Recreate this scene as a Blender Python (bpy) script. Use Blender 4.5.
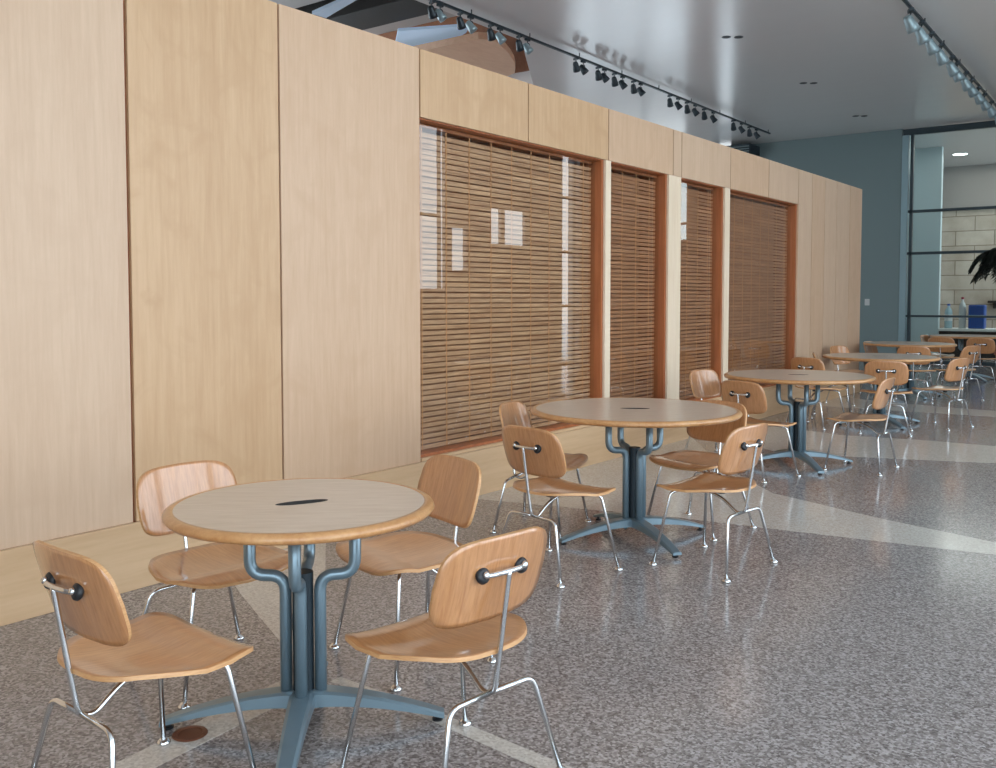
import bpy, bmesh, math, random
from mathutils import Vector, Matrix
random.seed(7)
PI = math.pi
C = bpy.context.scene.collection
for o in list(bpy.data.objects):
    bpy.data.objects.remove(o)

# ------------------------------------------------------------------ camera
CAMX, CAMZ, YAW, PITCH = 4.025, 1.385, 0.647, 0.049
cd = bpy.data.cameras.new('camera')
cam = bpy.data.objects.new('camera', cd)
C.objects.link(cam)
cam.location = (CAMX, 0, CAMZ)
cam.rotation_euler = (PI / 2 - PITCH, 0, YAW)
cd.sensor_width = 36
cd.lens = 932.0 / 996 * 36
cd.shift_y = -40.5 / 996
cd.clip_end = 200
bpy.context.scene.camera = cam

# ------------------------------------------------------------------ world
w = bpy.data.worlds.new('sky')
bpy.context.scene.world = w
w.use_nodes = True
nt = w.node_tree
bg = nt.nodes['Background']
tc = nt.nodes.new('ShaderNodeTexCoord')
sp = nt.nodes.new('ShaderNodeSeparateXYZ')
cr = nt.nodes.new('ShaderNodeValToRGB')
nt.links.new(tc.outputs['Generated'], sp.inputs[0])
nt.links.new(sp.outputs['Z'], cr.inputs[0])
cr.color_ramp.elements[0].position = 0.0
cr.color_ramp.elements[0].color = (0.80, 0.86, 0.90, 1)
cr.color_ramp.elements[1].position = 0.7
cr.color_ramp.elements[1].color = (0.68, 0.84, 1.0, 1)
nt.links.new(cr.outputs[0], bg.inputs['Color'])
bg.inputs['Strength'].default_value = 5.2

vs = bpy.context.scene.view_settings
vs.view_transform = 'Standard'
vs.look = 'None'
vs.gamma = 1
vs.use_curve_mapping = False
vs.exposure = -0.14


def area(name, loc, rot, sx, sy, energy, col=(1, 1, 1), portal=False):
    l = bpy.data.lights.new(name, 'AREA')
    l.shape = 'RECTANGLE'
    l.size = sx
    l.size_y = sy
    l.energy = energy
    l.color = col
    if portal:
        l.cycles.is_portal = True
    o = bpy.data.objects.new(name, l)
    C.objects.link(o)
    o.location = loc
    o.rotation_euler = rot
    return o


# sky portals in the window openings (they only guide sampling of the sky)
area('sky_portal', (7.1, 4.1, 2.5), (0, PI / 2, 0), 4.8, 18.2, 1, portal=True)
area('sky_portal', (5.5, -5.1, 2.5), (PI / 2, 0, 0), 3, 4.8, 1, portal=True)
area('sky_portal', (-7.0, 21.1, 2.5), (-PI / 2, 0, 0), 5.4, 4.8, 1, portal=True)


# ------------------------------------------------------------------ materials
def mat(name, col=(.5, .5, .5), rough=.5, metal=0.0, spec=.5, coat=0.0, coat_rough=.1, emit=None, es=1.0):
    m = bpy.data.materials.new(name)
    m.use_nodes = True
    b = m.node_tree.nodes['Principled BSDF']
    b.inputs['Base Color'].default_value = (*col, 1)
    b.inputs['Roughness'].default_value = rough
    b.inputs['Metallic'].default_value = metal
    b.inputs['Specular IOR Level'].default_value = spec
    b.inputs['Coat Weight'].default_value = coat
    b.inputs['Coat Roughness'].default_value = coat_rough
    b.inputs['Coat IOR'].default_value = 1.6
    if emit:
        b.inputs['Emission Color'].default_value = (*emit, 1)
        b.inputs['Emission Strength'].default_value = es
    return m


def srgb(r, g, b):
    return tuple(((c / 255) / 12.92 if c <= 10 else ((c / 255 + .055) / 1.055) ** 2.4) for c in (r, g, b))


def N(m, t, **kw):
    n = m.node_tree.nodes.new(t)
    for k, v in kw.items():
        setattr(n, k, v)
    return n


def wood(name, base, dark, scale=(1, 1, 1), grain=1.0, rough=.35, coat=.0, spec=.5, blotch=.35, flame=0.0):
    """streaky veneer: noise stretched along the grain (scale small along the grain axis)"""
    m = mat(name, base, rough, spec=spec, coat=coat)
    L = m.node_tree.links.new
    b = m.node_tree.nodes['Principled BSDF']
    tcn = N(m, 'ShaderNodeTexCoord')
    mp = N(m, 'ShaderNodeMapping')
    mp.inputs['Scale'].default_value = scale
    L(tcn.outputs['Object'], mp.inputs[0])
    n1 = N(m, 'ShaderNodeTexNoise')
    n1.inputs['Scale'].default_value = 14 * grain
    n1.inputs['Detail'].default_value = 6
    n1.inputs['Roughness'].default_value = .65
    L(mp.outputs[0], n1.inputs['Vector'])
    n2 = N(m, 'ShaderNodeTexNoise')
    n2.inputs['Scale'].default_value = 2.3 * grain
    n2.inputs['Detail'].default_value = 3
    L(mp.outputs[0], n2.inputs['Vector'])
    mx = N(m, 'ShaderNodeMix', data_type='FLOAT')
    mx.inputs[0].default_value = blotch
    L(n1.outputs['Fac'], mx.inputs[2])
    L(n2.outputs['Fac'], mx.inputs[3])
    r = N(m, 'ShaderNodeValToRGB')
    r.color_ramp.elements[0].position = .33
    r.color_ramp.elements[0].color = (*dark, 1)
    r.color_ramp.elements[1].position = .62
    r.color_ramp.elements[1].color = (*base, 1)
    L(mx.outputs[0], r.inputs[0])
    out = r.outputs[0]
    if flame > 0:   # rows of small cathedral figures where the veneer leaves repeat
        n3 = N(m, 'ShaderNodeTexNoise')
        n3.inputs['Scale'].default_value = 3.2
        n3.inputs['Detail'].default_value = 4
        n3.inputs['Distortion'].default_value = 1.2
        L(tcn.outputs['Object'], n3.inputs['Vector'])
        r3 = N(m, 'ShaderNodeValToRGB')
        r3.color_ramp.elements[0].position = .50
        r3.color_ramp.elements[0].color = (0, 0, 0, 1)
        r3.color_ramp.elements[1].position = .68
        r3.color_ramp.elements[1].color = (flame, flame, flame, 1)
        L(n3.outputs['Fac'], r3.inputs[0])
        mm = N(m, 'ShaderNodeMix', data_type='RGBA')
        mm.inputs[7].default_value = (*dark, 1)
        L(r3.outputs[0], mm.inputs[0])
        L(out, mm.inputs[6])
        out = mm.outputs[2]
    L(out, b.inputs['Base Color'])
    return m


PANEL = [wood('maple_panel_a', srgb(205, 173, 144), srgb(193, 159, 128), (2.2, 2.2, .16), 1, .42, flame=.5),
         wood('maple_panel_b', srgb(202, 167, 130), srgb(187, 150, 112), (2.0, 2.0, .14), 1, .42, flame=.6),
         wood('maple_panel_c', srgb(206, 177, 150), srgb(194, 163, 135), (2.4, 2.4, .18), 1, .42, flame=.35)]
PLINTH = wood('maple_plinth', srgb(210, 177, 140), srgb(193, 158, 120), (2, .15, 2), 1, .4, blotch=.45)
JAMB = wood('cherry_jamb', srgb(176, 104, 60), srgb(146, 80, 42), (2, 2, .15), 1, .45)
PALE = wood('pale_jamb', srgb(232, 214, 190), srgb(220, 198, 170), (2, 2, .15), 1, .45)
JOINT = mat('joint_brown', srgb(150, 78, 44), .6)
SLAT = wood('slat_wood', srgb(214, 160, 120), srgb(158, 104, 70), (1.5, .35, 6), 1.6, .5, blotch=.5)
SLATD = wood('slat_wood_dimmed', srgb(196, 132, 92), srgb(146, 88, 56), (1.5, .35, 6), 1.6, .5, blotch=.5)  # same slats, weaker glass reflection painted in as a darker, redder tone
TAPE = mat('blind_string', srgb(205, 140, 92), .7)
BACKING = mat('dark_brown_lining', srgb(168, 112, 76), .9)
CHAIRW = wood('moulded_ply', srgb(201, 146, 98), srgb(170, 114, 70), (.7, 7, .7), 1.2, .3, coat=1.0, blotch=.3)
PLYEDGE = wood('ply_edge', srgb(215, 168, 118), srgb(180, 128, 82), (1, 1, 18), 2, .4)
CHROME = mat('chrome', (.72, .74, .75), .16, 1.0)
RUBBER = mat('black_rubber', (.012, .013, .016), .45)
STEEL = mat('blue_grey_steel', srgb(126, 148, 160), .3, .5)
STEELD = mat('dark_steel', srgb(48, 60, 68), .5, .5)
RIM = wood('oak_rim', srgb(206, 158, 108), srgb(178, 124, 74), (3, 3, 3), 1.6, .32, coat=.25, blotch=.5)
SLOT = mat('slot_black', (.02, .017, .015), .6)
DARKWALL = mat('slate_blue_paint', srgb(118, 136, 138), .5)
GREY = mat('grey_paint', srgb(168, 162, 158), .6)
CHAR = mat('charcoal_paint', srgb(44, 42, 40), .6)
BLUEP = mat('pale_blue_panel', srgb(200, 220, 240), .5)
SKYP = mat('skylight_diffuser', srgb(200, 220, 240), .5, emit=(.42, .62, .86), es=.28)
BROWNP = wood('brown_wood_band', srgb(160, 104, 70), srgb(134, 84, 54), (1, 1, 1), 1, .5)
TANP = wood('tan_wood_soffit', srgb(238, 198, 166), srgb(224, 180, 146), (1, .3, 1), 1, .5)
WHITE = mat('white_paint', srgb(205, 208, 208), .5)
PALEB = mat('pale_blue_green_paint', srgb(205, 218, 220), .4)
MULL = mat('mullion_metal', srgb(58, 72, 78), .4, .3)
MULLP = mat('pale_mullion', srgb(150, 178, 186), .35, .3)
LAMPM = mat('spot_housing_grey', srgb(150, 170, 176), .35, .4)
LAMPD = mat('spot_housing_dark', srgb(44, 54, 60), .4, .3)
BRASS = mat('brown_bronze', srgb(118, 72, 50), .4, .4)
LEAF = mat('dark_leaf', srgb(24, 32, 26), .5)
STEM = mat('plant_stem', srgb(70, 56, 40), .7)
POT = mat('terracotta_pot', srgb(150, 96, 70), .7)
BOXBLUE = mat('blue_plastic', srgb(36, 78, 150), .4)
CLEARP = mat('clear_bottle', srgb(170, 196, 205), .1)
REDP = mat('red_label', srgb(170, 60, 80), .5)
CAPB = mat('blue_cap', srgb(40, 80, 170), .4)
CONC = mat('pale_concrete', srgb(236, 235, 230), .8)
LAMPON = mat('lit_lens', (1, 1, 1), .4, emit=(1, .98, .95), es=14)


def laminate():
    m = mat('laminate_top', srgb(190, 172, 152), .3, coat=.2, coat_rough=.12)
    L = m.node_tree.links.new
    b = m.node_tree.nodes['Principled BSDF']
    t = N(m, 'ShaderNodeTexCoord')
    mp = N(m, 'ShaderNodeMapping')
    mp.inputs['Scale'].default_value = (1, 9, 1)
    L(t.outputs['Object'], mp.inputs[0])
    n = N(m, 'ShaderNodeTexNoise')
    n.inputs['Scale'].default_value = 9
    n.inputs['Detail'].default_value = 5
    L(mp.outputs[0], n.inputs['Vector'])
    r = N(m, 'ShaderNodeValToRGB')
    r.color_ramp.elements[0].position = .3
    r.color_ramp.elements[0].color = (*srgb(192, 174, 156), 1)
    r.color_ramp.elements[1].position = .7
    r.color_ramp.elements[1].color = (*srgb(208, 192, 176), 1)
    L(n.outputs['Fac'], r.inputs[0])
    L(r.outputs[0], b.inputs['Base Color'])
    return m


LAM = laminate()


def terrazzo(name, dark, mid, light, rough, contrast=1.0):
    m = mat(name, mid, rough, spec=.5)
    L = m.node_tree.links.new
    b = m.node_tree.nodes['Principled BSDF']
    t = N(m, 'ShaderNodeTexCoord')
    v = N(m, 'ShaderNodeTexVoronoi')
    v.inputs['Scale'].default_value = 120
    L(t.outputs['Object'], v.inputs['Vector'])
    sx = N(m, 'ShaderNodeSeparateColor')
    L(v.outputs['Color'], sx.inputs[0])
    n = N(m, 'ShaderNodeTexNoise')
    n.inputs['Scale'].default_value = 55
    n.inputs['Detail'].default_value = 4
    L(t.outputs['Object'], n.inputs['Vector'])
    mx = N(m, 'ShaderNodeMix', data_type='FLOAT')
    mx.inputs[0].default_value = .5
    L(sx.outputs[0], mx.inputs[2])
    L(n.outputs['Fac'], mx.inputs[3])
    r = N(m, 'ShaderNodeValToRGB')
    e = r.color_ramp.elements
    e[0].position = .22
    e[0].color = (*dark, 1)
    e[1].position = .78
    e[1].color = (*light, 1)
    k = e.new(.5)
    k.color = (*mid, 1)
    L(mx.outputs[0], r.inputs[0])
    L(r.outputs[0], b.inputs['Base Color'])
    # faint cloudy wear of the polish
    n2 = N(m, 'ShaderNodeTexNoise')
    n2.inputs['Scale'].default_value = 1.3
    n2.inputs['Detail'].default_value = 3
    L(t.outputs['Object'], n2.inputs['Vector'])
    mr = N(m, 'ShaderNodeMapRange')
    mr.inputs['To Min'].default_value = rough * .8
    mr.inputs['To Max'].default_value = rough * 1.25
    L(n2.outputs['Fac'], mr.inputs[0])
    L(mr.outputs[0], b.inputs['Roughness'])
    return m


TERR = terrazzo('terrazzo_grey', srgb(100, 92, 89), srgb(144, 136, 133), srgb(184, 177, 174), .14)
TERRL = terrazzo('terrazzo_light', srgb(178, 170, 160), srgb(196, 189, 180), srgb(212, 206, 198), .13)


def stone():
    m = mat('limestone_blocks', srgb(190, 182, 165), .85)
    L = m.node_tree.links.new
    b = m.node_tree.nodes['Principled BSDF']
    t = N(m, 'ShaderNodeTexCoord')
    mp = N(m, 'ShaderNodeMapping')
    mp.inputs['Rotation'].default_value = (PI / 2, 0, 0)
    L(t.outputs['Object'], mp.inputs[0])
    br = N(m, 'ShaderNodeTexBrick')
    br.inputs['Scale'].default_value = 1
    br.inputs['Brick Width'].default_value = .95
    br.inputs['Row Height'].default_value = .40
    br.inputs['Mortar Size'].default_value = .012
    br.inputs['Color1'].default_value = (*srgb(226, 214, 200), 1)
    br.inputs['Color2'].default_value = (*srgb(206, 192, 178), 1)
    br.inputs['Mortar'].default_value = (*srgb(160, 146, 132), 1)
    L(mp.outputs[0], br.inputs['Vector'])
    n = N(m, 'ShaderNodeTexNoise')
    n.inputs['Scale'].default_value = 2.5
    n.inputs['Detail'].default_value = 6
    L(t.outputs['Object'], n.inputs['Vector'])
    mm = N(m, 'ShaderNodeMix', data_type='RGBA', blend_type='MULTIPLY')
    mm.inputs[0].default_value = .5
    L(br.outputs['Color'], mm.inputs[6])
    L(n.outputs['Color'], mm.inputs[7])
    r = N(m, 'ShaderNodeValToRGB')
    r.color_ramp.elements[0].color = (.55, .5, .42, 1)
    r.color_ramp.elements[1].color = (1, 1, 1, 1)
    r.color_ramp.elements[0].position = .3
    r.color_ramp.elements[1].position = .65
    L(n.outputs['Fac'], r.inputs[0])
    L(r.outputs[0], mm.inputs[7])
    L(mm.outputs[2], b.inputs['Base Color'])
    return m


STONE = stone()


def ceilmat():
    m = mat('satin_ceiling_panels', srgb(234, 231, 229), .21, spec=1.0)
    L = m.node_tree.links.new
    b = m.node_tree.nodes['Principled BSDF']
    t = N(m, 'ShaderNodeTexCoord')
    mp = N(m, 'ShaderNodeMapping')
    mp.inputs['Scale'].default_value = (.5, 1.6, 1)
    L(t.outputs['Object'], mp.inputs[0])
    n = N(m, 'ShaderNodeTexNoise')
    n.inputs['Scale'].default_value = 1.2
    n.inputs['Detail'].default_value = 2
    L(mp.outputs[0], n.inputs['Vector'])
    bp = N(m, 'ShaderNodeBump')
    bp.inputs['Strength'].default_value = .06
    bp.inputs['Distance'].default_value = .05
    L(n.outputs['Fac'], bp.inputs['Height'])
    L(bp.outputs[0], b.inputs['Normal'])
    return m


CEIL = ceilmat()


def glass(name, tint=(.93, .97, .97), ior=1.5, boost=1.0):
    """thin architectural pane: clear, with a mirror-like Fresnel reflection"""
    m = bpy.data.materials.new(name)
    m.use_nodes = True
    t = m.node_tree
    t.nodes.clear()
    out = t.nodes.new('ShaderNodeOutputMaterial')
    tr = t.nodes.new('ShaderNodeBsdfTransparent')
    tr.inputs[0].default_value = (*tint, 1)
    gl = t.nodes.new('ShaderNodeBsdfGlossy')
    gl.inputs['Roughness'].default_value = .01
    gl.inputs['Color'].default_value = (1, 1, 1, 1)
    fr = t.nodes.new('ShaderNodeFresnel')
    fr.inputs[0].default_value = ior
    mu = t.nodes.new('ShaderNodeMath')
    mu.operation = 'MULTIPLY'
    mu.use_clamp = True
    mu.inputs[1].default_value = boost
    mx = t.nodes.new('ShaderNodeMixShader')
    ge = t.nodes.new('ShaderNodeNewGeometry')
    inv = t.nodes.new('ShaderNodeMath')
    inv.operation = 'SUBTRACT'
    inv.inputs[0].default_value = 1.0
    m2 = t.nodes.new('ShaderNodeMath')
    m2.operation = 'MULTIPLY'
    t.links.new(ge.outputs['Backfacing'], inv.inputs[1])
    t.links.new(fr.outputs[0], mu.inputs[0])
    t.links.new(mu.outputs[0], m2.inputs[0])
    t.links.new(inv.outputs[0], m2.inputs[1])
    t.links.new(m2.outputs[0], mx.inputs[0])
    t.links.new(tr.outputs[0], mx.inputs[1])
    t.links.new(gl.outputs[0], mx.inputs[2])
    t.links.new(mx.outputs[0], out.inputs[0])
    return m


GLASS = glass('window_glass', boost=1.35)
GLASSG = glass('greenish_glass', (.88, .94, .94), boost=1.0)


# ------------------------------------------------------------------ helpers
def newbm():
    return bmesh.new()


def link(name, bm, m, parent=None, smooth=False, loc=None):
    me = bpy.data.meshes.new(name)
    bmesh.ops.recalc_face_normals(bm, faces=bm.faces)
    bm.to_mesh(me)
    bm.free()
    ms = m if isinstance(m, (list, tuple)) else [m]
    for x in ms:
        me.materials.append(x)
    if smooth:
        for p in me.polygons:
            p.use_smooth = True
    o = bpy.data.objects.new(name, me)
    C.objects.link(o)
    if parent:
        o.parent = parent
    if loc:
        o.location = loc
    return o


def box(bm, x0, x1, y0, y1, z0, z1, bevel=0.0, mi=0):
    r = bmesh.ops.create_cube(bm, size=1)
    v = r['verts']
    bmesh.ops.scale(bm, vec=(x1 - x0, y1 - y0, z1 - z0), verts=v)
    bmesh.ops.translate(bm, vec=((x0 + x1) / 2, (y0 + y1) / 2, (z0 + z1) / 2), verts=v)
    fs = set(f for q in v for f in q.link_faces)
    for f in fs:
        f.material_index = mi
    if bevel:
        es = list(set(e for q in v for e in q.link_edges))
        bmesh.ops.bevel(bm, geom=es, offset=bevel, segments=2, affect='EDGES', profile=.5)
    return v


def tube(bm, pts, r, seg=10, cap=True, radii=None):
    pts = [Vector(p) for p in pts]
    n = len(pts)
    rings = []
    t0 = (pts[1] - pts[0]).normalized()
    up = Vector((0, 0, 1)) if abs(t0.z) < .9 else Vector((1, 0, 0))
    nrm = (up - t0 * up.dot(t0)).normalized()
    for i, p in enumerate(pts):
        if i == 0:
            t = t0
        elif i == n - 1:
            t = (pts[-1] - pts[-2]).normalized()
        else:
            t = ((pts[i + 1] - p).normalized() + (p - pts[i - 1]).normalized()).normalized()
        nrm = (nrm - t * nrm.dot(t)).normalized()
        b = t.cross(nrm)
        rr = radii[i] if radii else r
        rings.append([bm.verts.new(p + nrm * (rr * math.cos(a)) + b * (rr * math.sin(a)))
                      for a in [2 * PI * k / seg for k in range(seg)]])
    for a, b in zip(rings, rings[1:]):
        for k in range(seg):
            bm.faces.new((a[k], a[(k + 1) % seg], b[(k + 1) % seg], b[k]))
    if cap:
        bm.faces.new(rings[0][::-1])
        bm.faces.new(rings[-1])


def smooth_path(pts, rad=.03, n=5):
    """round the corners of a polyline"""
    P = [Vector(p) for p in pts]
    out = [P[0]]
    for i in range(1, len(P) - 1):
        a, b, c = P[i - 1], P[i], P[i + 1]
        d1 = (a - b)
        d2 = (c - b)
        r = min(rad, d1.length * .48, d2.length * .48)
        s = b + d1.normalized() * r
        e = b + d2.normalized() * r
        for k in range(n + 1):
            t = k / n
            out.append((1 - t) ** 2 * s + 2 * t * (1 - t) * b + t * t * e)
    out.append(P[-1])
    return out


def lathe(bm, prof, seg=32, c=(0, 0, 0), mi=0):
    rings = []
    for r, z in prof:
        if r < 1e-6:
            rings.append([bm.verts.new((c[0], c[1], c[2] + z))])
        else:
            rings.append([bm.verts.new((c[0] + r * math.cos(2 * PI * k / seg), c[1] + r * math.sin(2 * PI * k / seg), c[2] + z)) for k in range(seg)])
    for a, b in zip(rings, rings[1:]):
        for k in range(seg):
            k2 = (k + 1) % seg
            if len(a) == 1 and len(b) == 1:
                continue
            if len(a) == 1:
                f = bm.faces.new((a[0], b[k2], b[k]))
            elif len(b) == 1:
                f = bm.faces.new((a[k], a[k2], b[0]))
            else:
                f = bm.faces.new((a[k], a[k2], b[k2], b[k]))
            f.material_index = mi


def prism(bm, poly, z0, z1):
    a = [bm.verts.new((x, y, z0)) for x, y in poly]
    b = [bm.verts.new((x, y, z1)) for x, y in poly]
    n = len(poly)
    bm.faces.new(a[::-1])
    bm.faces.new(b)
    for k in range(n):
        bm.faces.new((a[k], a[(k + 1) % n], b[(k + 1) % n], b[k]))


def struct(name, bm, m, parent=None, **kw):
    o = link(name, bm, m, parent, **kw)
    if not parent:
        o['kind'] = 'structure'
    return o


def thing(name, label, cat, loc=(0, 0, 0), rz=0, group=None):
    o = bpy.data.objects.new(name, None)
    C.objects.link(o)
    o.empty_display_size = .1
    o.location = loc
    o.rotation_euler = (0, 0, rz)
    o['label'] = label
    o['category'] = cat
    if group:
        o['group'] = group
    return o


def tag(o, label, cat, group=None):
    o['label'] = label
    o['category'] = cat
    if group:
        o['group'] = group
    return o


KIDS = {}


def copy_tree(o, parent=None):
    c = o.copy()
    C.objects.link(c)
    if parent:
        c.parent = parent
    for ch in [x for x in bpy.data.objects if x.parent == o]:
        copy_tree(ch, c)
    return c


# ================================================================== STRUCTURE
CZ = 4.95      # ceiling
XR, YF, YB, XL = 7.0, 21.0, -5.0, -11.0

bm = newbm()
prism(bm, [(XL - .3, YB - .3), (XR + .3, YB - .3), (XR + .3, 28.3), (-4.5, 28.3), (-4.5, YF + .3), (XL - .3, YF + .3)], -.2, 0)
struct('floor', bm, TERR)

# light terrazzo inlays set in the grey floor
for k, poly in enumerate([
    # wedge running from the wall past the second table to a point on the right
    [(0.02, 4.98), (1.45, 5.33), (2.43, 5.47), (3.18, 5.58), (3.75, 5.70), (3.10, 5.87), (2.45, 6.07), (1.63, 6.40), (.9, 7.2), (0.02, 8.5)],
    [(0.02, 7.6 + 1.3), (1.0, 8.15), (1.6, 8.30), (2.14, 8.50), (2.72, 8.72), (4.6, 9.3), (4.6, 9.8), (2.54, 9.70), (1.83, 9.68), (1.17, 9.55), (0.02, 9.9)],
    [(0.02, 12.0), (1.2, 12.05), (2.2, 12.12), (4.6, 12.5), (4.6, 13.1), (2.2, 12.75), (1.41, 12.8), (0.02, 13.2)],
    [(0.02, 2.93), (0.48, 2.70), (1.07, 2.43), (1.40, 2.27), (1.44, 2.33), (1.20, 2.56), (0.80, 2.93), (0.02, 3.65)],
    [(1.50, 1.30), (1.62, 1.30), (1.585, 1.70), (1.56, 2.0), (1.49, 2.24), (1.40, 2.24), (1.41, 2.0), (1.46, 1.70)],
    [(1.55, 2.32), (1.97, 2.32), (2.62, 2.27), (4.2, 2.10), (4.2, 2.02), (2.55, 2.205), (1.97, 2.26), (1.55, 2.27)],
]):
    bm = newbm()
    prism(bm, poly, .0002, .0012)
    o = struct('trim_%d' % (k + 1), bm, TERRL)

# ceiling with the notch over the wooden enclosure
bm = newbm()
prism(bm, [(-3.62, YB - .3), (XR + .3, YB - .3), (XR + .3, 28.3), (-4.5, 28.3), (-4.5, YF + .3), (XL, YF + .3), (XL, 13.0), (-5.05, 13.0), (-3.62, 10.65)], CZ, CZ + .25)
struct('ceiling', bm, CEIL)
bm = newbm()
prism(bm, [(XL - .3, YB - .3), (-3.3, YB - .3), (-3.3, 14), (XL - .3, 14)], 6.4, 6.6)
struct('ceiling_upper', bm, GREY)
bm = newbm()   # brown fascia round the notch
for a, b in [((-3.62, YB), (-3.62, 10.65)), ((-3.62, 10.65), (-5.05, 13.0)), ((-5.05, 13.0), (XL, 13.0))]:
    d = Vector((b[0] - a[0], b[1] - a[1], 0)).normalized()
    nn = Vector((d.y, -d.x, 0)) * .06
    prism(bm, [(a[0], a[1]), (b[0], b[1]), (b[0] + nn.x, b[1] + nn.y), (a[0] + nn.x, a[1] + nn.y)], CZ + .26, 6.39)
struct('trim_7', bm, BROWNP)

# far dark wall, its return, louvre band and the glazing left of it
bm = newbm()
box(bm, -4.95, -1.14, YF, YF + .25, 0, CZ - .001)
struct('wall_far', bm, DARKWALL)
bm = newbm()
box(bm, XL, -9.6, YF, YF + .25, 0, CZ - .001)
box(bm, -6.13, -5.35, YF, YF + .25, 0, CZ - .001)
struct('wall_far_left', bm, GREY)
bm = newbm()
box(bm, XL - .3, XL, YB - .3, 5.0, 0, 4.6)
box(bm, XL - .3, XL, 5.0, 13.0, 0, .5)
box(bm, XL - .3, XL, 13.0, YF + .3, 0, 4.6)
box(bm, XL - .3, XL, 13.0, YF + .3, 4.6, CZ)
for y in (-5, -.5, 4, 8.5, 13):
    box(bm, XL - .3, XL, y - .2, y + .2, 4.6, 6.39)
struct('wall_outer_left', bm, GREY)

# window grid helper for openings seen only in reflections
def mullions(name, axis, fixed, a0, a1, step, zs, m=MULL, wdt=.05, z1=CZ - .001):
    bm = newbm()
    n = max(1, round((a1 - a0) / step))
    for k in range(n + 1):
        a = a0 + (a1 - a0) * k / n
        a_lo, a_hi = max(a - wdt / 2, a0), min(a + wdt / 2, a1)
        if axis == 'y':
            box(bm, fixed, fixed + .08, a_lo, a_hi, 0, z1)
        else:
            box(bm, a_lo, a_hi, fixed, fixed + .08, 0, z1)
    for z in zs:
        if axis == 'y':
            box(bm, fixed + .01, fixed + .07, a0, a1, z - .03, z + .03)
        else:
            box(bm, a0, a1, fixed + .01, fixed + .07, z - .03, z + .03)
    return struct(name, bm, m)


mullions('window_5', 'x', YF + .05, -9.6, -6.13, 1.15, (1.2, 2.4, 3.6))
mullions('window_6', 'x', YF + .05, -5.35, -4.95, .4, (1.2, 2.4, 3.6))
mullions('window_7', 'y', XR + .1, YB, 13.2, 1.5, (1.0, 2.9))
mullions('window_8', 'x', YB - .1, 4.0, XR, 1.5, (1.0, 2.9))
bm = newbm()
box(bm, -3.3, 4.0, YB - .3, YB, 0, CZ - .001)
struct('wall_behind', bm, GREY)
bm = newbm()   # right wall: solid stretches between window slots
box(bm, XR, XR + .07, 12.3, 13.2, 0, 1.55)
box(bm, XR, XR + .07, 13.2, 13.4, 0, CZ - .001)
box(bm, XR, XR + .07, 13.4, 13.8, 0, 1.9)
box(bm, XR, XR + .07, 13.4, 13.8, 2.7, CZ - .001)
box(bm, XR, XR + .07, 13.8, 14.6, 0, CZ - .001)
box(bm, XR, XR + .07, 14.6, 15.75, 0, 2.45)
box(bm, XR, XR + .07, 14.6, 15.75, 3.15, CZ - .001)
box(bm, XR, XR + .07, 14.92, 15.05, 2.45, 3.15)
box(bm, XR, XR + .07, 15.75, 17.15, 0, CZ - .001)
box(bm, XR, XR + .3, 17.85, YF + .25, 0, CZ - .001)
struct('wall_right', bm, GREY)
mullions('window_9', 'y', XR + .1, 17.15, 17.85, .7, (1.2, 2.4, 3.6))
bm = newbm()
for y in (-1.4, 3.1, 7.6, 12.1):
    box(bm, XR, XR + .3, y - .2, y + .2, 0, CZ - .001)
struct('wall_right_piers', bm, GREY)
bm = newbm()
box(bm, XL, -3.3, YB - .3, YB, 0, 6.39)
struct('wall_back', bm, GREY)

# ground outside
bm = newbm()
box(bm, -40, XL - .3, -30, 50, -.4, -.25)
box(bm, XR + .3, 50, -30, 50, -.4, -.25)
box(bm, -40, XR + .3, 28.3, 50, -.4, -.25)
box(bm, XL - .3, -4.5, YF + .3, 28.3, -.4, -.25)
box(bm, XL - .3, XR + .3, -30, YB - .3, -.4, -.25)
struct('ground_outside', bm, CONC)

# far glazed screen, x = -1.14 .. XR at y = 21
bm = newbm()
box(bm, -1.12, XR, YF, YF + .10, 4.80, 4.93)
for z in (3.20, 2.32):
    box(bm, -1.12, XR, YF, YF + .08, z - .028, z + .028)
box(bm, -1.12, XR, YF, YF + .08, 1.0 - .022, 1.0 + .022)
box(bm, -1.12, XR, YF, YF + .08, 0, .08)
for x in (-.94, 1.6, 4.2):
    box(bm, x - .03, x + .03, YF, YF + .09, .08, 4.80)
fr = struct('window_10', bm, MULL)
bm = newbm()
box(bm, -1.13, -1.0, YF - .03, YF + .12, .0, 4.80)
struct('mullion_post', bm, MULLP, fr)
bm = newbm()
box(bm, -1.0, XR, YF + .035, YF + .045, .08, 4.80)
struct('pane', bm, GLASSG, fr)

bm = newbm()
box(bm, 2.2, 5.88, YF - .06, YF - .01, 0, CZ - .001)
box(bm, 5.88, 6.3, YF - .06, YF - .01, 0, 2.8)
box(bm, 5.88, 6.3, YF - .06, YF - .01, 4.2, CZ - .001)
box(bm, 6.3, XR, YF - .06, YF - .01, 0, CZ - .001)
struct('wall_far_right', bm, GREY)
# room beyond the screen
bm = newbm()
box(bm, -4.2, -.98, 24.0, 24.15, 0, CZ - .001)
struct('wall_beyond_partition', bm, PALEB)
bm = newbm()
box(bm, -4, XR + .3, 28, 28.3, 0, 3.76)
struct('wall_beyond_stone', bm, STONE)
bm = newbm()
box(bm, -4, XR + .3, 27.9, 28.3, 3.76, CZ - .001)
struct('wall_beyond_upper', bm, GREY)
bm = newbm()
box(bm, -4.5, -4.2, YF + .26, 28.3, 0, CZ - .001)
struct('wall_beyond_left', bm, GREY)
mullions('window_11', 'y', XR + .1, YF + .3, 28.0, 1.5, (1.0, 2.9))

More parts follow.
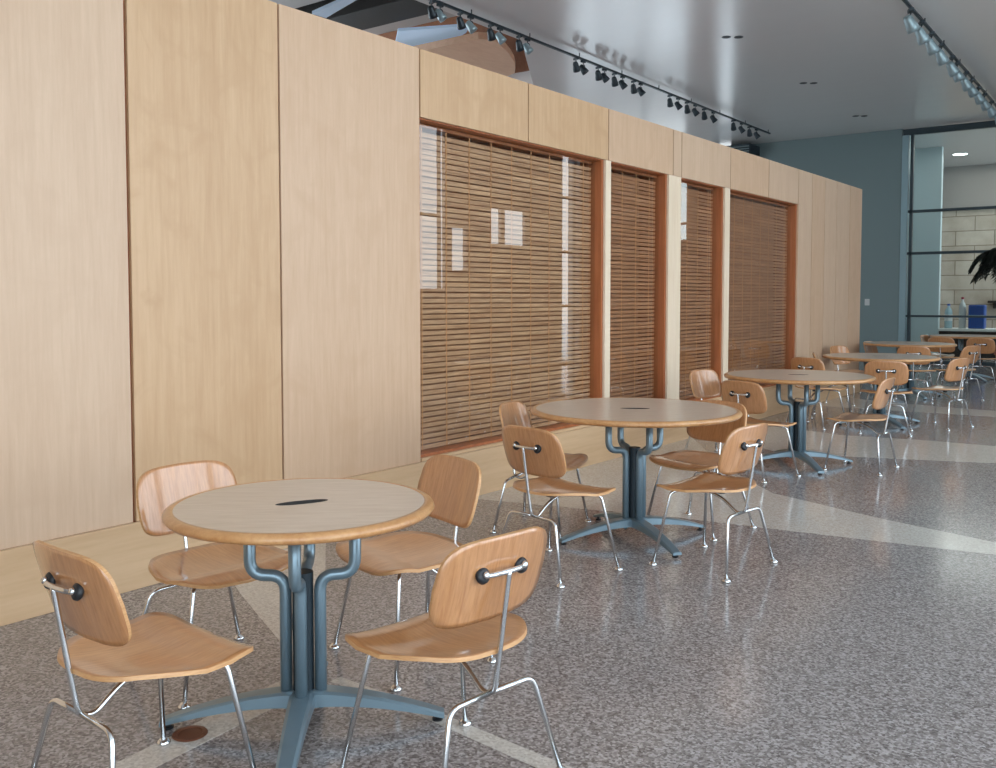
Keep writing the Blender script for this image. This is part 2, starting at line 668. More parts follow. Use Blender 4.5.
# ---- wooden enclosure: front wall on x = 0
def panel(y0, y1, z0, z1, m, name='wall_left', x1=0.0, x0=-.022):
    bm = newbm()
    g = .0065
    ga = .009 if y0 == 2.46 else g
    gb = .009 if y1 == 2.46 else g
    box(bm, x0, x1, y0 + ga, y1 - gb, z0, z1)
    return struct(name, bm, m)


TOP = 2.97
ZS, ZT = .352, 2.54      # sill and head of the openings
PZ = .32                 # top of plinth
OPEN = [(4.50, 6.82), (6.92, 7.98), (8.25, 9.27), (9.41, 11.49)]
ys = [-3.0, -1.8, -.7, .4, 1.3, 2.46, 3.36, 4.50]
for i, (a, b) in enumerate(zip(ys, ys[1:])):
    panel(a, b, PZ, TOP, PANEL[[0, 1, 2, 0, 2, 1, 0][i] if i != 4 else 2])
panel(4.50, 5.70, ZT, TOP, PANEL[1])
panel(5.70, 6.87, ZT, TOP, PANEL[1])
panel(6.87, 8.07, ZT, TOP, PANEL[0])
panel(8.07, 8.25, ZT, TOP, PANEL[2])
panel(8.25, 9.41, ZT, TOP, PANEL[2])
panel(9.41, 10.5, ZT, TOP, PANEL[0])
panel(10.5, 11.49, ZT, TOP, PANEL[2])
for y0, y1, m in [(6.82, 6.92, PALE), (7.98, 8.25, PALE), (9.27, 9.41, PALE)]:
    panel(y0, y1, PZ, ZT - .002, m)
yy = [11.49, 12.0, 12.5, 13.0, 13.6, 14.18]
for i, (a, b) in enumerate(zip(yy, yy[1:])):
    panel(a, b, PZ, TOP, PANEL[[2, 0, 2, 2, 0][i]])
for a, b in OPEN:
    panel(a, b, PZ, ZS - .012, PLINTH)
# core behind the panels (shows in the joints) and the rest of the box
bm = newbm()
c0, c1 = -.10, -.0235
box(bm, c0, c1, -3, OPEN[0][0], 0, TOP - .002)
for (a, b), (c, d) in zip(OPEN, OPEN[1:]):
    box(bm, c0, c1, b, c, 0, TOP - .002)
box(bm, c0, c1, OPEN[-1][1], 14.17, 0, TOP - .002)
for a, b in OPEN:
    box(bm, c0, c1, a, b, 0, PZ - .002)
    box(bm, c0, c1, a, b, ZT + .004, TOP - .002)
struct('wall_left_core', bm, JOINT)
bm = newbm()
box(bm, -3.2, -.101, 14.10, 14.175, 0, TOP - .01)
box(bm, -3.2, -.45, -3.0, -2.9, 0, TOP - .01)
box(bm, -3.2, -3.1, -2.9, 14.10, 0, TOP - .01)
box(bm, -3.1, -.101, -2.9, 14.10, TOP - .06, TOP - .01)
struct('wall_enclosure_sides', bm, JAMB)
bm = newbm()
box(bm, -.36, -.33, 4.3, 11.7, 0, TOP - .07)
struct('wall_behind_blinds', bm, BACKING)

bm = newbm()
box(bm, 0.001, .022, -3, 14.18, .0, PZ, bevel=.003)
struct('baseboard_left', bm, PLINTH)

# windows with glass and jambs
for k, (a, b) in enumerate(OPEN):
    bm = newbm()
    box(bm, -.30, -.0235, b - .022, b, ZS, ZT)          # far jamb, faces the camera
    box(bm, -.30, -.0235, a, a + .022, ZS, ZT)
    box(bm, -.30, -.0235, a + .022, b - .022, ZT - .008, ZT)
    box(bm, -.30, -.0235, a + .022, b - .022, ZS - .012, ZS + .008)
    f = struct('window_%d' % (k + 1), bm, JAMB)
    bm = newbm()
    box(bm, -.092, -.086, a + .023, b - .023, ZS + .009, ZT - .009)
    struct('pane', bm, GLASS, f)


# ================================================================== BLINDS
def blind(a, b, m, label, ntape):
    y0, y1 = a + .024, b - .026
    z0, z1 = ZS + .010, ZT - .010
    root = thing('wooden_blind', label, 'blind', (-.128, (y0 + y1) / 2, z0), group='woven wood blinds behind the glass')
    hw = (y1 - y0) / 2
    H = z1 - z0
    bm = newbm()
    pitch = .0365
    n = int((H - .035) / pitch)
    for i in range(n):
        z = .02 + pitch * i + random.uniform(-.0018, .0018)
        vs_ = box(bm, -.0025, .0025, -hw, hw, -.0136, .0136)
        bmesh.ops.rotate(bm, verts=vs_, cent=(0, 0, 0), matrix=Matrix.Rotation(random.uniform(-.12, .12) + .18, 3, 'Y'))
        bmesh.ops.rotate(bm, verts=vs_, cent=(0, 0, 0), matrix=Matrix.Rotation(random.uniform(-.0012, .0012), 3, 'X'))
        bmesh.ops.translate(bm, vec=(0, 0, z), verts=vs_)
    link('slats', bm, m, root)
    bm = newbm()
    box(bm, -.02, .016, -hw, hw, H - .022, H, bevel=.003)
    link('head_rail', bm, JAMB, root)
    for i in range(ntape):
        y = -hw + (i + .5) * 2 * hw / ntape
        bm = newbm()
        box(bm, .0045, .0062, y - .0055, y + .0055, .0, H - .023)
        link('ladder_tape', bm, TAPE, root)
    return root


blind(*OPEN[0], SLAT, 'wide tan wooden slat blind behind the largest pane, nearest the camera', 9)
blind(*OPEN[1], SLATD, 'narrow wooden slat blind between the widest blind and the next narrow one', 4)
blind(*OPEN[2], SLATD, 'narrow wooden slat blind next to the farthest, with a window reflected at its top', 4)
blind(*OPEN[3], SLATD, 'farthest wooden slat blind, beside the plain end panels of the wooden wall', 8)


# ================================================================== CHAIRS
def shell(name, parent, outline, zfun, thick, m, rings=9, seg=56):
    """curved plywood sheet: outline(theta)->(u,v) boundary, zfun(u,v)->3D"""
    bm = newbm()
    top, bot = [], []
    cu = outline(None)
    for lay, off in ((top, thick / 2), (bot, -thick / 2)):
        for r in range(rings + 1):
            s = r / rings
            ring = []
            cnt = 1 if r == 0 else seg
            for k in range(cnt):
                bu, bv = outline(2 * PI * k / seg)
                # bulge the sheet edge round
                ss = s if r < rings else 1.0
                u = cu[0] + (bu - cu[0]) * ss
                v = cu[1] + (bv - cu[1]) * ss
                p = Vector(zfun(u, v))
                e = 1e-3
                nx = (Vector(zfun(u + e, v)) - Vector(zfun(u - e, v))).cross(Vector(zfun(u, v + e)) - Vector(zfun(u, v - e)))
                nx.normalize()
                ring.append(bm.verts.new(p + nx * off))
            lay.append(ring)
    for lay in (top, bot):
        for a, b in zip(lay, lay[1:]):
            for k in range(seg):
                k2 = (k + 1) % seg
                if len(a) == 1:
                    bm.faces.new((a[0], b[k], b[k2]))
                else:
                    bm.faces.new((a[k], b[k], b[k2], a[k2]))
    a, b = top[-1], bot[-1]
    for k in range(seg):
        k2 = (k + 1) % seg
        f = bm.faces.new((a[k], b[k], b[k2], a[k2]))
        f.material_index = 1
    o = link(name, bm, [m, PLYEDGE], parent, smooth=False)
    for p_ in o.data.polygons:
        p_.use_smooth = (p_.material_index == 0)
    return o


def sgnpow(v, e):
    return math.copysign(abs(v) ** e, v)


def make_chair():
    root = thing('dining_chair', '', 'chair', group='moulded plywood chairs with chrome legs around the cafe tables')
    # seat: u = x (front +), v = y
    def so(t):
        if t is None:
            return (-.01, 0)
        e = 2 / (6.0 if math.cos(t) > 0 else 4.0)
        cx, cy = sgnpow(math.cos(t), e), sgnpow(math.sin(t), e)
        x = -.015 + .215 * cx
        wdt = .250 if x > 0 else .250 - .075 * (x / -.24) ** 1.6
        return (x + .0 - .012 * cy * cy * (1 if cx > 0 else -1.5), wdt * cy)

    def sz(x, y):
        t = (x + .015) / .215          # 1 front, -1 rear
        z = .402
        if t > .25:
            z += .030 * (t - .25) - .135 * max(0, t - .52) ** 1.7 * (1 - .55 * min(1, abs(y) / .25) ** 3)
            z += .016 * (abs(y) / .25) ** 3 * (t - .25)
        else:
            k = (.25 - t)
            z += .010 * k ** 2.2 + .034 * (abs(y) / .25) ** 2.2 * min(1, k * 1.1)
        z -= .010 * (1 - (y / .25) ** 2) * (1 - t * t)
        return (x, y, z)
    shell('seat', root, so, sz, .0115, CHAIRW)

    # backrest: u = y, v = height parameter
    def bo(t):
        if t is None:
            return (0, .64)
        e = 2 / 5.8
        cy, cz = sgnpow(math.cos(t), e), sgnpow(math.sin(t), e)
        z = .624 + .119 * cz
        wdt = .208 - .026 * max(0, cz) ** 2 - .012 * max(0, -cz) ** 2
        # arched upper edge, flatter lower edge
        z += (.006 if cz > 0 else -.004) * (1 - cy * cy) * abs(cz)
        return (wdt * cy, z)

    def bz(y, z):
        k = (z - .505) / .24
        x = -.200 - .070 * k + .012 * (k - .5) ** 2
        x += .036 * (abs(y) / .22) ** 2.1
        return (x, y, z)
    shell('backrest', root, bo, bz, .0105, CHAIRW)
    # rubber mounts and bolts on the rear of the backrest
    for s in (-1, 1):
        xb = bz(.073, .645)[0] - .006
        bm = newbm()
        lathe(bm, [(0, .0), (.021, .0), (.0235, -.004), (.021, -.012), (.014, -.016), (0, -.016)], 20)
        bmesh.ops.rotate(bm, verts=bm.verts, cent=(0, 0, 0), matrix=Matrix.Rotation(PI / 2 + .28, 3, 'Y'))
        bmesh.ops.translate(bm, verts=bm.verts, vec=(xb, s * .073, .645))
        mo = link('shock_mount', bm, RUBBER, root, smooth=True)
        bm = newbm()
        lathe(bm, [(0, -.014), (.0095, -.014), (.0095, -.024), (.006, -.028), (0, -.028)], 14)
        bmesh.ops.rotate(bm, verts=bm.verts, cent=(0, 0, 0), matrix=Matrix.Rotation(PI / 2 + .28, 3, 'Y'))
        bmesh.ops.translate(bm, verts=bm.verts, vec=(xb, s * .073, .645))
        link('bolt', bm, CHROME, mo, smooth=True)
    # spine with T crossbar
    bm = newbm()
    tube(bm, smooth_path([(.02, 0, .380), (-.09, 0, .352), (-.175, 0, .285), (-.218, 0, .300), (-.236, 0, .40), (-.272, 0, .628), (-.276, 0, .652)], .05, 6), .0078, 10)
    link('spine', bm, CHROME, root, smooth=True)
    bm = newbm()
    tube(bm, smooth_path([(-.250, -.078, .645), (-.268, -.055, .648), (-.277, 0, .650), (-.268, .055, .648), (-.250, .078, .645)], .03, 4), .0075, 10)
    link('back_bracket', bm, CHROME, root, smooth=True)
    for s in (-1, 1):
        # front leg: up from the foot, bending in under the seat
        bm = newbm()
        tube(bm, smooth_path([(.168, s * .243, .012), (.114, s * .172, .378), (.085, s * .135, .386), (.075, 0, .386)], .028, 5), .0078, 10)
        lg = link('leg', bm, CHROME, root, smooth=True)
        bm = newbm()
        lathe(bm, [(0, 0), (.0205, 0), (.022, .003), (.020, .009), (.0105, .018), (0, .021)], 18, (.170, s * .245, 0))
        link('foot_glide', bm, CHROME, lg, smooth=True)
        # rear leg and half of the cross rail it bends into
        bm = newbm()
        tube(bm, smooth_path([(-.254, s * .234, .012), (-.212, s * .158, .296), (-.212, 0, .300)], .035, 6), .0082, 10)
        lg = link('leg', bm, CHROME, root, smooth=True)
        bm = newbm()
        lathe(bm, [(0, 0), (.0205, 0), (.022, .003), (.020, .009), (.0105, .018), (0, .021)], 18, (-.255, s * .236, 0))
        link('foot_glide', bm, CHROME, lg, smooth=True)
    # seat mounts under the seat
    for x, y in ((.07, .09), (.07, -.09), (-.08, 0)):
        bm = newbm()
        lathe(bm, [(0, 0), (.02, 0), (.022, .004), (.020, .012), (0, .012)], 16, (x, y, .384 if x > 0 else .376))
        link('seat_mount', bm, RUBBER, root)
    return root


def bk(kx, ky, deg):     # pose from the backrest position
    a = math.radians(deg)
    return (kx + .251 * math.cos(a), ky + .251 * math.sin(a), deg)


chairs = [
    ((1.727, 1.456, 88.0), 'plywood chair nearest the left edge, left of the nearest table, seen from behind'),
    ((1.173, 2.081, -5.1), 'plywood chair between the nearest table and the wooden wall, white glare on its back'),
    ((1.607, 2.593, 253.0), 'plywood chair on the far side of the nearest table, dark front of its back showing'),
    ((2.286, 2.032, 171.5), 'plywood chair right of the nearest table, seen from behind, largest pale back'),
    ((1.423, 3.981, 80.4), 'plywood chair left of the second table, brown back with two bolts towards us'),
    ((.921, 4.608, 12.7), 'plywood chair on the wall side of the second table, behind a brown chair back'),
    ((1.628, 5.146, 259.7), 'plywood chair behind the second table, its back half hidden by the tabletop'),
    ((1.989, 4.514, 172.7), 'plywood chair right of the second table, pale back with two bolts towards us'),
    ((1.281, 7.024, 75.5), 'plywood chair left of the third table, reddish back right above the second tabletop'),
    ((.744, 7.61, -11.7), 'plywood chair with whitish back in front of the narrow blinds, by the third table'),
    ((1.81, 7.761, 179.0), 'plywood chair right of the third table, slanted pale back over shiny floor'),
    (bk(.666, 9.88, 75), 'plywood chair left of the fourth table, only its back top seen over the third tabletop'),
    ((1.444, 10.069, 103.2), 'plywood chair in front of the fourth table, broad back with two bolts'),
    ((1.776, 10.843, 162.1), 'plywood chair right of the fourth table, narrow pale back with one visible bolt'),
    (bk(.42, 10.9, 15), 'plywood chair seen edge on at the left end of the fourth tabletop'),
    (bk(.17, 12.6, -18), 'plywood chair with round white glare before the end of the wooden wall'),
    (bk(1.0, 13.1, 98), 'plywood chair seen from behind, its back between the fourth and fifth tabletops'),
    (bk(.13, 14.15, -8), 'plywood chair against the dark wall at the left end of the fifth table'),
    ((1.371, 13.819, 157.4), 'plywood chair right of the fifth table, small pale back just above a bigger pale one'),
    (bk(.22, 17.2, -10), 'plywood chair with whitish back below the glass screen, by the farthest table'),
    (bk(.66, 16.33, 88), 'plywood chair before the farthest table, the left of its two neighbouring brown backs'),
    (bk(1.24, 16.33, 92), 'plywood chair before the farthest table, the right of its two neighbouring brown backs'),
]
proto = make_chair()
for i, ((x, y, a), lab) in enumerate(chairs):
    o = proto if i == 0 else copy_tree(proto)
    o.location = (x, y, .0014)
    o.rotation_euler = (0, 0, math.radians(a))
    o['label'] = lab


# ================================================================== TABLES
def make_table(R, x, y, legdeg, slotdeg, label, zt=.748):
    root = thing('cafe_table', label, 'table', (x, y, .0014), math.radians(legdeg), 'round pedestal tables in a row')
    rim = .032
    sa = math.radians(slotdeg - legdeg)
    # laminate surface with the oval opening left in it
    bm = newbm()
    seg = 72
    hl, hw = .086, .027

    def oval(t):
        cx, cy = sgnpow(math.cos(t), .8), math.sin(t)
        px, py = hl * cx, hw * cy
        return (px * math.cos(sa) - py * math.sin(sa), px * math.sin(sa) + py * math.cos(sa))
    inner, outer = [], []
    for k in range(seg):
        t = 2 * PI * k / seg
        px, py = oval(t)
        inner.append(bm.verts.new((px, py, zt)))
        a = t + sa
        outer.append(bm.verts.new(((R - rim) * math.cos(a), (R - rim) * math.sin(a), zt)))
    for k in range(seg):
        k2 = (k + 1) % seg
        bm.faces.new((inner[k], inner[k2], outer[k2], outer[k]))
    link('tabletop', bm, LAM, root)
    bm = newbm()
    vs_ = [bm.verts.new((*oval(2 * PI * k / seg), zt - .012)) for k in range(seg)]
    bm.faces.new(vs_)
    vb_ = [bm.verts.new((v.co.x, v.co.y, zt - .0002)) for v in vs_]
    for k in range(seg):
        k2 = (k + 1) % seg
        bm.faces.new((vs_[k], vs_[k2], vb_[k2], vb_[k]))
    o = link('cable_slot', bm, SLOT, root)
    o['label'] = 'black oval slot in the tabletop'
    bm = newbm()
    lathe(bm, [(R - rim, zt - .002), (R - rim, zt), (R - rim + .010, zt + .0005), (R - .014, zt - .001), (R - .005, zt - .006), (R, zt - .014), (R - .001, zt - .021), (R - .008, zt - .029),
               (R - .03, zt - .034), (.1, zt - .034), (0, zt - .034)], 96)
    o = link('edge_band', bm, RIM, root, smooth=True)
    o['label'] = 'rounded wooden edge'
    # four bent column tubes
    for k in range(4):
        a = k * PI / 2
        ca, s_ = math.cos(a), math.sin(a)
        prof = [(.055, .072), (.055, zt - .235), (.168, zt - .235), (.168, zt - .033)]
        bm = newbm()
        tube(bm, smooth_path([(r * ca, r * s_, z) for r, z in prof], .055, 7), .0195, 14)
        lathe(bm, [(0, -.022), (.010, -.018), (.0185, 0)], 14, (.055 * ca, .055 * s_, .072))
        link('column_tube', bm, STEEL, root, smooth=True)
        # base leg: tapered blade arching down to a black puck
        bm = newbm()
        L_ = .47 if R > .5 else .455
        rows = []
        n = 12
        for i in range(n + 1):
            t = i / n
            r = .02 + (L_ - .02) * t
            zt_ = .118 - .088 * t ** 1.7
            th = .050 - .034 * t
            wd = .040 - .014 * t
            rows.append([(r, -wd, zt_ - .006), (r, -wd * .7, zt_), (r, wd * .7, zt_), (r, wd, zt_ - .006), (r, wd, zt_ - th), (r, -wd, zt_ - th)])
        V = [[bm.verts.new((q[0] * ca - q[1] * s_, q[0] * s_ + q[1] * ca, q[2])) for q in row] for row in rows]
        for p_, q_ in zip(V, V[1:]):
            for j in range(6):
                bm.faces.new((p_[j], p_[(j + 1) % 6], q_[(j + 1) % 6], q_[j]))
        bm.faces.new(V[0][::-1])
        bm.faces.new(V[-1])
        lg = link('base_leg', bm, STEEL, root)
        bm = newbm()
        r = L_ - .022
        lathe(bm, [(0, 0), (.017, 0), (.018, .006), (.009, .008), (.008, .018), (0, .018)], 16, (r * ca, r * s_, 0))
        link('levelling_foot', bm, RUBBER, lg)
        bm = newbm()
        box(bm, .135, .205, -.02, .02, zt - .041, zt - .0345)
        bmesh.ops.rotate(bm, verts=bm.verts, cent=(0, 0, 0), matrix=Matrix.Rotation(a, 3, 'Z'))
        link('mounting_plate', bm, STEELD, root)
    bm = newbm()
    lathe(bm, [(0, .07), (.034, .07), (.034, zt - .225), (0, zt - .225)], 20)
    link('column_core', bm, STEELD, root)
    return root


make_table(.425, 1.733, 1.988, 41, 64, 'nearest round table, the smallest top, grey laminate with a wooden edge', .727)
make_table(.60, 1.435, 4.735, 58, 30, 'second round table, standing before the widest wooden blind')
make_table(.60, 1.37, 7.64, 42, 30, 'third round table, in front of the farthest wooden blind')
make_table(.60, 1.225, 10.65, 45, 30, 'fourth round table, its top crossing the end of the wooden wall')
make_table(.60, .762, 13.90, 40, 20, 'fifth round table, its top just below the dark wall')
make_table(.60, .90, 17.28, 45, 20, 'farthest round table, by the glass screen at the right edge')

# brown disc lying on the floor
bm = newbm()
lathe(bm, [(0, .0015), (.052, .0015), (.055, .003), (.052, .006), (.040, .0065), (.038, .004), (0, .004)], 40)
o = link('floor_outlet_cover', bm, BRASS, smooth=False, loc=(1.50, 1.72, 0))
tag(o, 'round brown metal floor cover under the nearest left chair', 'floor cover')


# ================================================================== TRACK LIGHTS
def track(x0, y0, x1, y1, label):
    root = thing('lighting_track', label, 'track', ((x0 + x1) / 2, (y0 + y1) / 2, CZ))
    d = Vector((x1 - x0, y1 - y0, 0))
    L_ = d.length
    root.rotation_euler = (0, 0, math.atan2(-d.x, d.y))
    bm = newbm()
    box(bm, -.018, .018, -L_ / 2, L_ / 2, -.085, -.055, bevel=.003)
    link('rail', bm, LAMPD, root)
    n = int(L_ / 1.2)
    for k in range(n + 1):
        y = -L_ / 2 + .1 + (L_ - .2) * k / n
        bm = newbm()
        tube(bm, [(0, y, -.056), (0, y, -.001)], .008, 8)
        link('hanger', bm, LAMPD, root)
    return root


LXL = lambda y: -3.296 + (y - 8.379) * (-.147 / 11.04)
LXR = lambda y: 1.123 + (y - 11.729) * (-.196 / 7.113)
track(LXL(6.5), 6.5, LXL(19.5), 19.5, 'long dark lighting track on the ceiling above the wooden wall')
track(LXR(6.5), 6.5, LXR(20.6), 20.6, 'long dark lighting track on the ceiling at the upper right')


def make_spot(hm, s=1.0):
    root = thing('track_spotlight', '', 'spotlight')
    bm = newbm()
    box(bm, -.02 * s, .02 * s, -.045 * s, .045 * s, -.03, 0, bevel=.003)
    link('adapter', bm, LAMPD, root)
    bm = newbm()
    tube(bm, smooth_path([(0, 0, -.03), (0, 0, -.055), (0, .045 * s, -.06), (0, .048 * s, -.115 * s)], .02, 4), .006, 8)
    link('yoke', bm, LAMPD, root)
    bm = newbm()
    lathe(bm, [(0, .075), (.028, .07), (.040, .045), (.044, .0), (.052, -.03), (.055, -.07), (.050, -.07), (.045, -.045), (0, -.045)], 20)
    bmesh.ops.scale(bm, vec=(s, s, s), verts=bm.verts)
    bmesh.ops.rotate(bm, verts=bm.verts, cent=(0, 0, 0), matrix=Matrix.Rotation(-.55, 3, 'Y') @ Matrix.Rotation(.35, 3, 'X'))
    bmesh.ops.translate(bm, vec=(0, 0, -.125 * s), verts=bm.verts)
    link('lamp_head', bm, hm, root, smooth=True)
    return root


spA = make_spot(LAMPM)
spB = make_spot(LAMPD)
usedA = usedB = False
import itertools


def place_spot(kind, x, y, rz, lab, grp, sc=1.0):
    global usedA, usedB
    if kind == 'A':
        o = spA if not usedA else copy_tree(spA)
        usedA = True
    else:
        o = spB if not usedB else copy_tree(spB)
        usedB = True
    o.location = (x, y, CZ - .086)
    o.rotation_euler = (0, 0, rz)
    o.scale = (sc, sc, sc)
    o['label'] = lab
    o['group'] = grp


# (pixel columns measured on the left track -> distances along it)
left_px = [(433, 'B'), (441, 'A'), (461, 'B'), (471, 'A'), (491, 'B'), (500, 'A'), (519, 'B'), (527, 'A'),
           (575, 'B'), (582, 'B'), (597, 'B'), (603, 'B'), (613, 'B'), (621, 'B'), (632, 'B'), (639, 'B'),
           (668, 'B'), (676, 'B'), (685, 'B'), (693, 'B'), (702, 'B'), (711, 'B'),
           (731, 'B'), (739, 'B'), (747, 'B'), (754, 'B')]


def y_from_col(px, xf):
    y = 10.0
    cy_, sy_ = math.cos(YAW), math.sin(YAW)
    for _ in range(60):
        x = xf(y) - CAMX
        dep = -x * sy_ + y * cy_
        lat = x * cy_ + y * sy_
        col = 498 + 932 * lat / dep
        y += (px - col) * .004 * dep / 4
    return y


words = ['first', 'second', 'third', 'fourth', 'fifth', 'sixth', 'seventh', 'eighth']
gi = [('pale pairs over the curved wood soffit', 8), ('group left of the first gap on the left track', 8),
      ('group in the middle of the left track', 6), ('farthest group on the left track', 4)]
idx = 0
for g, (gname, cnt) in enumerate(gi):
    for j in range(cnt):
        px, kind = left_px[idx]
        idx += 1
        y = y_from_col(px, LXL)
        place = ['in the nearest set over the curved soffit', 'in the second nearest set of eight',
                 'in the middle set of six', 'in the farthest set of four'][g]
        tone = 'pale grey' if kind == 'A' else 'dark'
        place_spot(kind, LXL(y), y, 0 if j % 2 else 1.2, '%s spotlight, %s from left %s, left track' % (tone, words[j], place),
                   'spotlights on the track above the wooden wall')
wr = ['first', 'second', 'third', 'fourth', 'fifth', 'sixth', 'seventh', 'eighth', 'ninth', 'tenth', 'eleventh', 'twelfth']
for j, px in enumerate([904, 915, 925, 935, 946, 951, 960, 966, 973, 979, 986, 993]):
    y = y_from_col(px, LXR)
    place_spot('A', LXR(y), y, .4, 'pale grey spotlight, %s from the top of the upper right ceiling track' % wr[j],
               'spotlights on the upper right track', 1.4)


# recessed downlights: small dark twin apertures
def onceil(px, py, z=CZ):
    f = 932.0
    fw = Vector((-math.sin(YAW) * math.cos(PITCH), math.cos(YAW) * math.cos(PITCH), -math.sin(PITCH)))
    r = fw.cross(Vector((0, 0, 1))).normalized()
    u = r.cross(fw)
    d = fw * f + r * (px - 498) - u * (py - 384 + 40.5)
    t = (z - CAMZ) / d.z
    return CAMX + d.x * t, d.y * t


for (px, py, lab) in [(732.5, 37, 'dark twin recessed downlight in the ceiling, nearest of three'),
                      (808.5, 83, 'dark twin recessed downlight in the ceiling, middle of three'),
                      (860, 116, 'dark twin recessed downlight in the ceiling, nearest the far wall')]:
    x, y = onceil(px, py)
    root = thing('recessed_downlight', lab, 'downlight', (x, y, CZ), YAW, 'recessed ceiling downlights')
    for s in (-1, 1):
        bm = newbm()
        lathe(bm, [(.045, -.0005), (.062, -.0005), (.062, -.006), (.045, -.006), (.045, -.0005)], 24, (s * .085, 0, 0))
        link('trim_ring', bm, LAMPD, root)
        bm = newbm()
        lathe(bm, [(0, -.0035), (.0445, -.0035), (.0445, -.0008), (0, -.0008)], 24, (s * .085, 0, 0))
        link('lamp_recess', bm, SLOT, root)

# lit downlights in the room beyond the screen
for (px, py, lab) in [(960, 154, 'lit round downlight seen through the glass screen, the nearer left one'),
                      (993, 170, 'lit round downlight seen through the glass screen, by the right edge')]:
    x, y = onceil(px, py)
    root = thing('lit_downlight', lab, 'downlight', (x, y, CZ), 0, 'lit downlights beyond the glass')
    bm = newbm()
    lathe(bm, [(.16, -.0005), (.18, -.0005), (.18, -.012), (.16, -.012), (.16, -.0005)], 28)
    link('trim_ring', bm, WHITE, root)
    bm = newbm()
    lathe(bm, [(0, -.008), (.159, -.008), (.159, -.0008), (0, -.0008)], 28)
    link('lens', bm, LAMPON, root)
for x, y in [(.5, 23.6), (3.0, 23.6), (-.2, 26.3), (2.5, 26.3)]:  # broad fill lamps added to brighten this room, apart from the lenses
    area('added_room_fill', (x, y, CZ - .05), (0, 0, 0), 2.4, 2.4, 30, (1, .96, .9))
area('added_room_fill', (-2.4, 22.4, CZ - .05), (0, 0, 0), .5, .5, 10, (.9, .97, 1))  # small cool fill, also added, in front of the pale partition

# ================================================================== OVERHEAD WOODWORK beyond the enclosure
def onz(pts, z):
    return [onceil(px, py, z) for px, py in pts]


# curved wooden soffit (drum) hanging in the high bay
poly = [(-7.5, 10.67), (-5.10, 10.67), (-4.40, 10.67), (-4.29, 10.80), (-4.32, 11.06), (-4.43, 11.38), (-4.58, 11.71), (-4.76, 12.05), (-4.96, 12.36), (-5.17, 12.63), (-5.6, 12.85), (-7.5, 12.9)]
bm = newbm()
prism(bm, poly, 5.1, 5.2)
o = link('curved_soffit', bm, TANP)
tag(o, 'curved tan wooden soffit hanging above the wooden wall', 'soffit')
for k, (a, b, c, d, z0, z1, m, nm, lab, cat) in enumerate([
    (-9.5, -3.9, 9.55, 10.25, 5.45, 5.75, CHAR, 'ceiling_beam', 'dark flat beam in the high bay left of the pale blue skylight', 'beam'),
    (-9.5, -3.9, 8.45, 9.25, 5.6, 5.9, GREY, 'ceiling_beam', 'grey brown beam high above the wooden wall', 'beam'),
    (-9.5, -3.9, 6.9, 7.9, 5.3, 5.7, CHAR, 'ceiling_beam', 'near black beam above the joint of the plain wall panels', 'beam')]):
    bm = newbm()
    box(bm, a, b, c, d, z0, z1, bevel=.01)
    o = link(nm, bm, m)
    tag(o, lab, cat)
bm = newbm()
prism(bm, onz([(392, 60), (398, 31), (470, 26), (466, 33), (436, 50), (425, 70)], 5.32), 5.32, 5.36)
o = link('skylight_panel', bm, SKYP)
tag(o, 'pale blue angular skylight panel beside the curved soffit', 'skylight')
bm = newbm()
prism(bm, onz([(312, 14), (350, -3), (362, -3), (326, 18)], 5.25), 5.25, 5.29)
o = link('light_strip', bm, BLUEP)
tag(o, 'narrow pale blue strip crossing the dark beams, top left', 'strip')

# louvred duct box at the far end of the left track
root = thing('air_duct', 'dark louvred duct under the ceiling at the far end of the left track', 'duct', (-4.7, 20.6, 4.70))
bm = newbm()
box(bm, -.5, .45, -.2, .39, -.08, .17)
link('duct_body', bm, STEELD, root)
for k in range(4):
    bm = newbm()
    box(bm, -.48, .43, -.225, -.2, -.06 + k * .055, -.035 + k * .055)
    link('louvre', bm, DARKWALL, root)

# ================================================================== FAR DETAILS
root = thing('wall_switch', 'small pale switch plate on the dark wall beside the wooden wall end', 'switch', (-1.79, 20.999, 1.29))
bm = newbm()
box(bm, -.05, .05, -.014, 0, -.07, .07, bevel=.004)
link('plate', bm, WHITE, root)
bm = newbm()
box(bm, -.018, .018, -.022, -.014, -.03, .03)
link('rocker', bm, WHITE, root)

root = thing('service_counter', 'long counter with a pale top behind the glass screen', 'counter', (1.9, 24.4, 0))
bm = newbm()
box(bm, -2.86, 3.0, -.4, .4, 0, .60)
link('counter_body', bm, CHAR, root)
bm = newbm()
box(bm, -2.87, 3.05, -.45, .45, .601, .66, bevel=.008)
link('countertop', bm, CONC, root)

o = None
bm = newbm()
box(bm, -.175, .175, -.13, .13, 0, .56, bevel=.03)
cr_ = thing('drink_dispenser', 'blue box dispenser standing on the counter behind the glass', 'dispenser', (-.19, 24.25, .661))
link('body', bm, BOXBLUE, cr_)
bm = newbm()
box(bm, -.17, .17, -.134, -.130, .28, .32)
link('band', bm, CLEARP, cr_)


def bottle(x, y, r, h, body, cap, lab):
    root = thing('bottle', lab, 'bottle', (x, y, .661), 0, 'bottles on the counter behind the glass')
    bm = newbm()
    lathe(bm, [(0, 0), (r, 0), (r, h * .68), (r * .8, h * .78), (r * .35, h * .86), (r * .35, h * .93), (0, h * .93)], 20)
    link('bottle_body', bm, body, root, smooth=True)
    bm = newbm()
    lathe(bm, [(0, h * .931), (r * .42, h * .931), (r * .42, h), (0, h)], 16)
    link('cap', bm, cap, root)
    bm = newbm()
    lathe(bm, [(r + .001, h * .3), (r + .002, h * .31), (r + .002, h * .55), (r + .001, h * .56)], 20)
    link('label_band', bm, WHITE, root)


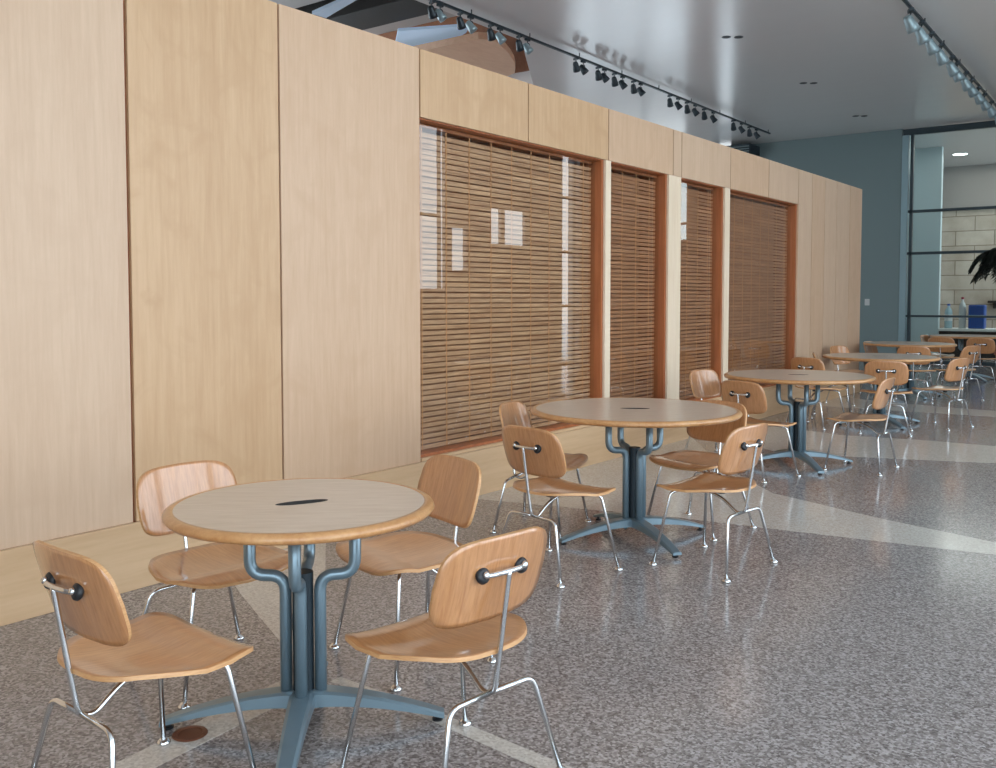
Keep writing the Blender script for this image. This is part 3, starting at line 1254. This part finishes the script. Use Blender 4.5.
bottle(-.80, 24.2, .085, .58, CLEARP, CAPB, 'large clear bottle with a blue cap, at the left end of the counter')
bottle(-.51, 24.25, .075, .74, WHITE, REDP, 'tall white bottle with a red top, beside the blue dispenser')

root = thing('wall_shelf', 'short black shelf on the pale stone wall, at the right edge behind glass', 'shelf', (-.1, 27.99, 1.28))
bm = newbm()
box(bm, -.45, 1.2, -.3, 0, -.03, .03, bevel=.004)
link('shelf_board', bm, SLOT, root)
for x in (-.3, 1.0):
    bm = newbm()
    box(bm, x - .02, x + .02, -.26, 0, -.18, -.031)
    link('bracket', bm, SLOT, root)

# drooping plant at the right edge
root = thing('potted_palm', 'dark drooping palm in a clay pot at the right edge, before the glass screen', 'plant', (1.28, 18.9, 0))
bm = newbm()
lathe(bm, [(0, 0), (.17, 0), (.23, .36), (.25, .36), (.25, .42), (.22, .42), (.2, .38), (0, .38)], 28)
link('pot', bm, POT, root)
bm = newbm()
tube(bm, [(0, 0, .37), (.02, 0, 1.0), (-.02, 0, 1.6), (-.05, 0, 2.05)], .03, 10, radii=[.04, .035, .03, .022])
link('trunk', bm, STEM, root)
rng = random.Random(4)
for k in range(36):
    a = 2 * PI * k / 18 + rng.uniform(-.1, .1)
    L_ = rng.uniform(.45, .68)
    rise = rng.uniform(.10, .42)
    bm = newbm()
    pts = []
    for i in range(9):
        t = i / 8
        r = L_ * (t - .12 * t * t)
        z = 2.04 + rise * math.sin(t * 2.0) - .42 * t ** 2.2
        pts.append(Vector((-.05 + r * math.cos(a), r * math.sin(a), z)))
    tube(bm, pts, .006, 5)
    side = Vector((-math.sin(a), math.cos(a), 0))
    for i in range(1, 9):
        for s in (-1, 1):
            for q in (0, .5):
                if i == 8 and q:
                    continue
                p0 = pts[i].lerp(pts[min(i + 1, 8)], q)
                ll = .20 * (1 - abs(i / 8 - .5) * .7)
                tip = p0 + side * s * ll * .8 + Vector((math.cos(a), math.sin(a), 0)) * ll * .45 + Vector((0, 0, -ll * .7))
                mid = p0.lerp(tip, .45) + Vector((0, 0, .02))
                wv = Vector((math.cos(a), math.sin(a), .1)) * .026
                v0, v1, v2, v3 = bm.verts.new(p0), bm.verts.new(mid + wv), bm.verts.new(tip), bm.verts.new(mid - wv)
                bm.faces.new((v0, v1, v2, v3))
    link('frond', bm, LEAF, root)
